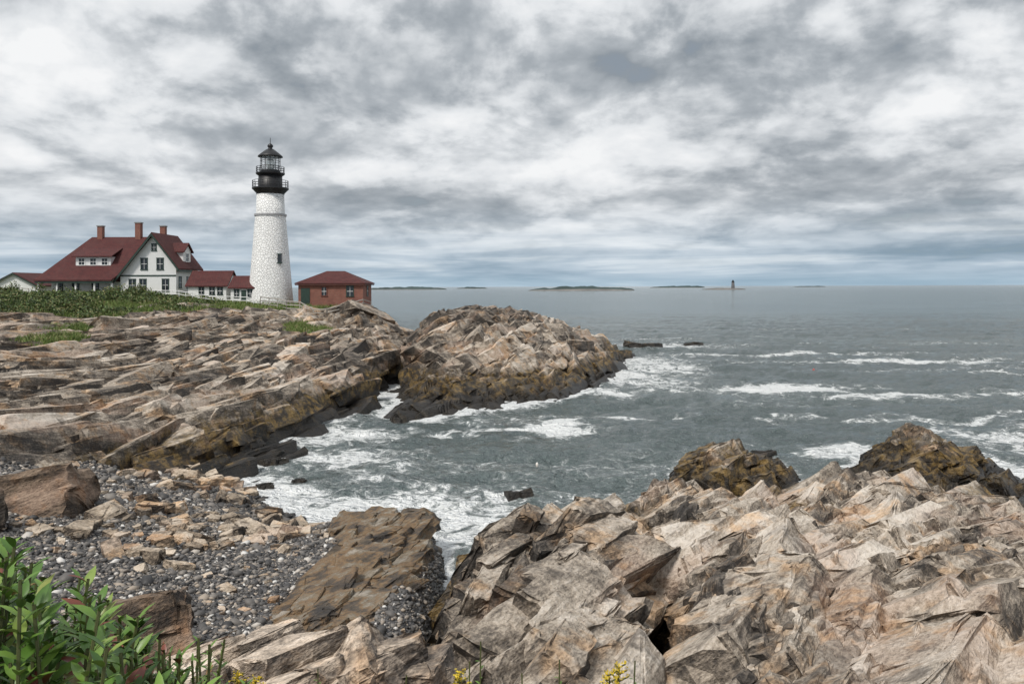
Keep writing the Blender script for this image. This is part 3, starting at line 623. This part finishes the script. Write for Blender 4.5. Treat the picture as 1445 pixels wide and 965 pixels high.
for i in range(len(mx)):
    r=RNG.uniform(.5,1.9); h=RNG.uniform(.5,1.3)+.5*max(0,RNG.normal())
    if mx[i]>-50: h=min(h,.8)
    n=int(190*r)
    v=RNG.normal(size=(n,3)); v/=np.linalg.norm(v,axis=1)[:,None]; v[:,2]=np.abs(v[:,2]); v*=RNG.uniform(.5,1.18,n)[:,None]**.6
    C.append(v*np.array([r,r,h])+np.array([mx[i],my[i],z[i]-.1]))
quads('coastal_shrubs',np.concatenate(C),.15,shrubM)
def blades(name,x,y,z,h,w,M,lean=.35):
    N=len(x); a=RNG.uniform(0,6.28,N); dx,dy=np.cos(a)*w,np.sin(a)*w; hh=h*RNG.uniform(.5,1.3,N); l=RNG.normal(size=(N,2))*lean
    B=np.stack([x,y,z-.03],1); U=np.stack([dx,dy,np.zeros(N)],1); Tm=B+np.stack([l[:,0]*hh*.4,l[:,1]*hh*.4,hh*.6],1); Tp=B+np.stack([l[:,0]*hh,l[:,1]*hh,hh],1)
    V=np.stack([B-U,B+U,Tm+U*.8,Tp,Tm-U*.8],1).reshape(-1,3)
    return mesh_np(name,V,np.arange(5*N).reshape(-1,5),{'rnd':np.repeat(RNG.uniform(0,1,N),5)},smooth=False,mats=[M])
gx=np.concatenate([RNG.uniform(-85,-20,60000),RNG.normal(-24.6,1.8,3500),RNG.normal(-39,1.8,2500),RNG.normal(-42,1.5,2000)]); gy=np.concatenate([RNG.uniform(76,118,60000),RNG.normal(95,2.5,3500),RNG.normal(68,2.5,2500),RNG.normal(76,2.5,2000)])
z,a=H(gx,gy); k=a['grass']>.4; blades('headland_grass',gx[k],gy[k],z[k],.6,.05,grassM)
def leaf_mesh(name,items,M):
    V=[];F=[];R=[]
    for (p_,d,nn,l,w,rr) in items:
        sd=d.cross(nn).normalized(); nn=sd.cross(d).normalized(); o=len(V)
        for t,ww in((0,.08),(.25,.8),(.5,1.0),(.75,.68),(1.0,.02)):
            c_=p_+d*(l*t)-nn*(l*.25*t*t)
            V+=[c_-sd*w*ww*.5+nn*w*.18*ww,c_,c_+sd*w*ww*.5+nn*w*.18*ww]; R+=[rr]*3
        for k in range(4):
            b=o+3*k; F+=[[b,b+1,b+4,b+3],[b+1,b+2,b+5,b+4]]
    return mesh_np(name,np.array([tuple(v) for v in V]),np.array(F),{'rnd':np.array(R)},smooth=True,mats=[M])
m,g,sp=mat('near_leaves'); r_=g.n('ShaderNodeAttribute',attribute_name='rnd').outputs['Fac']; p=g.pos()
bs=g.ramp(r_,[(.0,(.035,.085,.014)),(.4,(.085,.175,.025)),(.8,(.17,.28,.05)),(.9,(.21,.28,.06)),(.94,(.20,.05,.03)),(1.0,(.16,.07,.04))])
bs=g.mix(g.sm(g.noise(p,30,3,.6),.5,.8,0,.4),bs,(.05,.09,.02))
sp(Base_Color=bs,Roughness=.38); nearM=m
stemM=simple('green_stem',(.09,.10,.035),.6)
def shrub(name,stems,seed,leafl=(.09,.15),dens=15,lw=.33):
    rg=random.Random(seed); e=empty(name); items=[];L=[]
    for (x,y,zt,lx,ly) in stems:
        zg=Hz(x,y)-.1; b=Vector((x,y,zg)); t=Vector((x+lx,y+ly,max(zt,zg+.3))); prev=b
        for k in range(1,7):
            f=k/6; q=b.lerp(t,f)+Vector((lx*f*f*.3,0,-.03*f)); L.append((tuple(prev),tuple(q))); prev=q
        n=int(dens*(t-b).length/.6)+6
        for k in range(n):
            f=.25+.75*(k+rg.random()*.5)/n; q=b.lerp(t,f)+Vector((lx*f*f*.3,0,-.03*f)); an=k*2.4+rg.random()*.5
            up=.35+.9*f*f; d=Vector((math.cos(an),math.sin(an),up+rg.uniform(-.25,.25))).normalized()
            l=rg.uniform(*leafl)*(1.1-.35*f); nn=Vector((-d.x*.5+rg.uniform(-.3,.3),-d.y*.5+rg.uniform(-.3,.3),1))
            items.append((q,d,nn,l,l*lw*rg.uniform(.85,1.2),rg.random()*.93 if rg.random()<.93 else .95))
    o=leaf_mesh('leaves',items,nearM); o.parent=e
    V,F=tube(L,.006,5); poly('stems',V,F,stemM,e); return e
rg=random.Random(9); st=[]
for k in range(230):
    y=rg.uniform(2.4,4.4); t=rg.uniform(-.72,-.38); x=t*y
    edge=(t+.72)/.34
    top=11-y*(.285+.18*edge**1.15+rg.uniform(0,.12)); st.append((x-.05,y,top,rg.uniform(-.10,.12),rg.uniform(-.08,.08)))
shrub('leafy_shrub',st,2)
st=[(t*y,y,11-y*rg.uniform(.43,.5),rg.uniform(-.16,.16),0) for t,y in [(rg.uniform(-.5,-.38),rg.uniform(3.2,4.2)) for _ in range(30)]]
shrub('fine_leaved_weed',st,4,(.04,.075),18,.25)
yel=simple('goldenrod_flowers',(.65,.48,.03),.6,.3,20)
def goldenrod(x,y,zt,seed,fl=True,sc=1.0):
    rg=random.Random(seed); e=empty('goldenrod'); zg=Hz(x,y)-.1; L=[];items=[];C=[]
    b=Vector((x,y,zg)); t=Vector((x+rg.uniform(-.05,.1),y,zt)); L.append((b,t))
    for k in range(26):
        f=.2+.75*k/26; q=b.lerp(t,f); an=k*2.4; d=Vector((math.cos(an),math.sin(an),.7)).normalized()
        items.append((q,d,Vector((0,0,1)),.075*(1.2-f)*sc+.015,.013,rg.uniform(.3,.8)))
    if fl:
        for k in range(9):
            an=k*2.1; q=t-Vector((0,0,.02*k*.6)); d=Vector((math.cos(an),math.sin(an),.5)).normalized(); en=q+d*.045*sc*(1+.1*k); L.append((q,en))
            for j in range(26): f=rg.random(); C.append(q.lerp(en,f)+Vector((rg.gauss(0,.006),rg.gauss(0,.006),rg.gauss(0,.006)+.006)))
    o=leaf_mesh('leaves',items,nearM); o.parent=e
    V,F=tube([(tuple(a),tuple(b)) for a,b in L],.004,5); poly('stems',V,F,stemM,e)
    if C:
        q=quads('flowers',np.array([tuple(c) for c in C]),.007,yel); q.parent=e
for i,(t,y,f,fl) in enumerate([(-.345,3.9,.488,1),(-.33,4.0,.494,1),(-.09,4.0,.487,1),(-.045,4.0,.445,0),(-.06,4.1,.47,0),(.055,4.1,.468,0),(.02,4.2,.485,0),(.13,4.0,.488,1),(.118,4.1,.478,1),(.14,4.1,.47,0),(-.155,4.1,.487,0),(-.245,5,.478,0)]):
    goldenrod(t*y,y,11-y*f,60+i,bool(fl),.8)
gx=RNG.uniform(-3,2.5,2600); gy=RNG.uniform(2.6,5.2,2600); z,a=H(gx,gy); k=(fbm(gx*1.3,gy*1.3,2,77)>.02); blades('bank_grass',gx[k],gy[k],z[k],.22,.006,grassM,.5)

# ------------------------------------------------------------------ distant islands and beacon
isl=simple('distant_island_trees',(.05,.075,.075),.9,.4,.01); islr=simple('distant_island_rock',(.19,.18,.17),.9,.4,.02)
def island(name,xa,xb,y,h,rock=.25,seed=1):
    n=90; V=[];F=[]
    for i in range(n+1):
        f=i/n; x=xa+(xb-xa)*f; env=min(1,math.sin(math.pi*f)**.45+.0); hh=h*env*(.62+.5*float(fbm(np.array([f*9.+seed]),np.array([seed*1.7]),4,seed)[0])+.2)
        w=(xb-xa)*.16*env+2
        V+=[(x,y-w,-1),(x,y-w*.8,h*rock*env),(x,y-w*.6,max(h*rock*env,hh)),(x,y+w*.6,max(h*rock*env,hh)*.9),(x,y+w,-1)]
    for i in range(n):
        for k in range(4): a=i*5+k; F.append([a,a+5,a+6,a+1])
    ob=poly(name,V,F,isl); ob.data.materials.append(islr)
    for i,pf in enumerate(ob.data.polygons):
        if i%4==0: pf.material_index=1
    return ob
island('distant_island',42,320,2080,12,.35,1)
island('distant_island',-600,-270,3300,13,.15,2)
island('distant_island',-320,-140,4600,11,.12,3)
island('distant_island',900,1260,5200,16,.1,4)
island('distant_island',2300,2560,6500,9,.1,5)
island('ledge_island',560,690,2350,5,.9,6)
bl=empty('ledge_light_tower'); gst=simple('granite_tower',(.12,.12,.125),.9)
lathe('granite_shaft',[(5.6,0),(5.0,6),(4.0,22)],652,2350,gst,bl,20); lathe('gallery',[(4.0,22),(5.0,22.4),(5.0,23.2),(2.6,23.3)],652,2350,black,bl,20,False)
lathe('lantern',[(2.6,23.3),(2.6,26),(3.0,26.2),(.3,28.6)],652,2350,black,bl,16,False)
def buoy(x,y,col,s):
    e=empty('lobster_buoy'); M=simple('buoy_paint',col,.4,.1)
    lathe('float',[(.02,-.2*s),(.14*s,-.1*s),(.17*s,.1*s),(.15*s,.3*s),(.05*s,.42*s)],x,y,M,e,14); lathe('spindle',[(.015*s,.4*s),(.015*s,.5*s)],x,y,trimW,e,6)
buoy(38.6,102,(.5,.04,.02),.9); buoy(1.5,48.9,(.75,.7,.65),.5)

# ------------------------------------------------------------------ sky
W=bpy.data.worlds.new("World"); S.world=W; W.use_nodes=True; g=G(W.node_tree); bg=W.node_tree.nodes['Background']
sky=g.n('ShaderNodeTexSky',sky_type='NISHITA',sun_disc=False,sun_elevation=math.radians(50),sun_rotation=math.radians(215))
skc=g.n('ShaderNodeVectorMath',{0:sky.outputs[0],3:.09},operation='SCALE').outputs[0]
d=g.n('ShaderNodeTexCoord').outputs['Generated']; dx,dy,dz=g.sep(d)
hz=g.m('MAXIMUM',dz,0.0)
az_=g.m('ARCTAN2',dx,dy)
u=g.m('MULTIPLY',az_,3.1); v=g.m('MULTIPLY',g.m('LOGARITHM',g.m('ADD',hz,.12),2.71828),1.8)
A1=g.noise(g.xyz(u,v,1.3),1.0,2,.5,0)
B1=g.noise(g.xyz(u,v,3.0),2.0,7,.58,.15)
B2=g.noise(g.xyz(g.m('ADD',u,.01),g.m('ADD',v,.14),3.0),2.0,4,.58,.15)
N1=g.noise(g.xyz(u,g.m('MULTIPLY',v,1.1),8.0),2.2,4,.55,0)
bil=g.m('MULTIPLY',g.m('ABSOLUTE',g.m('SUBTRACT',N1,.5)),2.0)
val=g.m('ADD',g.m('MULTIPLY',g.m('SUBTRACT',A1,.5),.75),g.m('MULTIPLY',g.m('SUBTRACT',B1,.5),.28)); val=g.m('ADD',val,g.m('MULTIPLY',g.m('SUBTRACT',B1,B2),.66))
val=g.m('ADD',val,g.m('MULTIPLY',g.m('SUBTRACT',bil,.18),.36))
val=g.m('ADD',val,g.sm(B1,.44,.56,-.03,.03))
for (ca_,cz_,ra,rz,st) in [(-.29,.27,.17,.055,-.16),(.12,.255,.26,.045,-.15),(-.52,.17,.2,.035,-.07),(-.10,.185,.25,.03,.08),(.42,.20,.22,.03,.07),(-.52,.33,.10,.04,.06),(-.2,.11,.2,.02,-.06),(.5,.29,.2,.03,-.06)]:
    q=g.m('ADD',g.m('POWER',g.m('DIVIDE',g.m('SUBTRACT',az_,ca_),ra),2.0),g.m('POWER',g.m('DIVIDE',g.m('SUBTRACT',hz,cz_),rz),2.0))
    val=g.m('ADD',val,g.m('MULTIPLY',g.m('EXPONENT',g.m('MULTIPLY',q,-1.0)),st))
val=g.m('ADD',val,.54)
cl=g.ramp(val,[(.26,(.28,.315,.35)),(.40,(.42,.455,.49)),(.50,(.59,.62,.65)),(.60,(.76,.785,.81)),(.76,(.91,.92,.93))])
band=g.ramp(g.noise(g.xyz(g.m('MULTIPLY',dx,1.8),g.m('MULTIPLY',dz,24),dy),1.8,4,.6,.3),[(.36,(.23,.35,.46)),(.5,(.38,.50,.61)),(.62,(.66,.75,.82))])
cl=g.mix(g.sm(hz,.12,.0,0,.85),cl,band)
cl=g.mix(g.sm(hz,.02,.0,0,.45),cl,(.42,.57,.68))
cov=g.sm(val,.20,.30,.85,1)
fin=g.mix(g.m('MAXIMUM',cov,g.sm(hz,.1,.0)),skc,cl)
zb=g.sm(dz,.42,.9,1.0,1.2); fin=g.n('ShaderNodeVectorMath',{0:fin,3:zb},operation='SCALE').outputs[0]
W.node_tree.links.new(fin,bg.inputs[0]); bg.inputs[1].default_value=1.0
su=bpy.data.lights.new('sun','SUN'); su.energy=2.9; su.angle=math.radians(10); su.color=(1,.95,.88); so=bpy.data.objects.new('sun',su); S.collection.objects.link(so)
el=math.radians(50); az=math.radians(215)
dv=Vector((math.sin(az)*math.cos(el),math.cos(az)*math.cos(el),math.sin(el))); so.rotation_euler=dv.to_track_quat('Z','Y').to_euler()

cam=bpy.data.cameras.new('camera'); co=bpy.data.objects.new('camera',cam); S.collection.objects.link(co); S.camera=co
co.location=(0,0,11); co.rotation_euler=(math.radians(90),math.radians(.2),0); cam.lens=28; cam.sensor_width=36; cam.shift_y=-.054; cam.clip_start=.05; cam.clip_end=100000
print('terrain verts',len(ter.data.vertices))
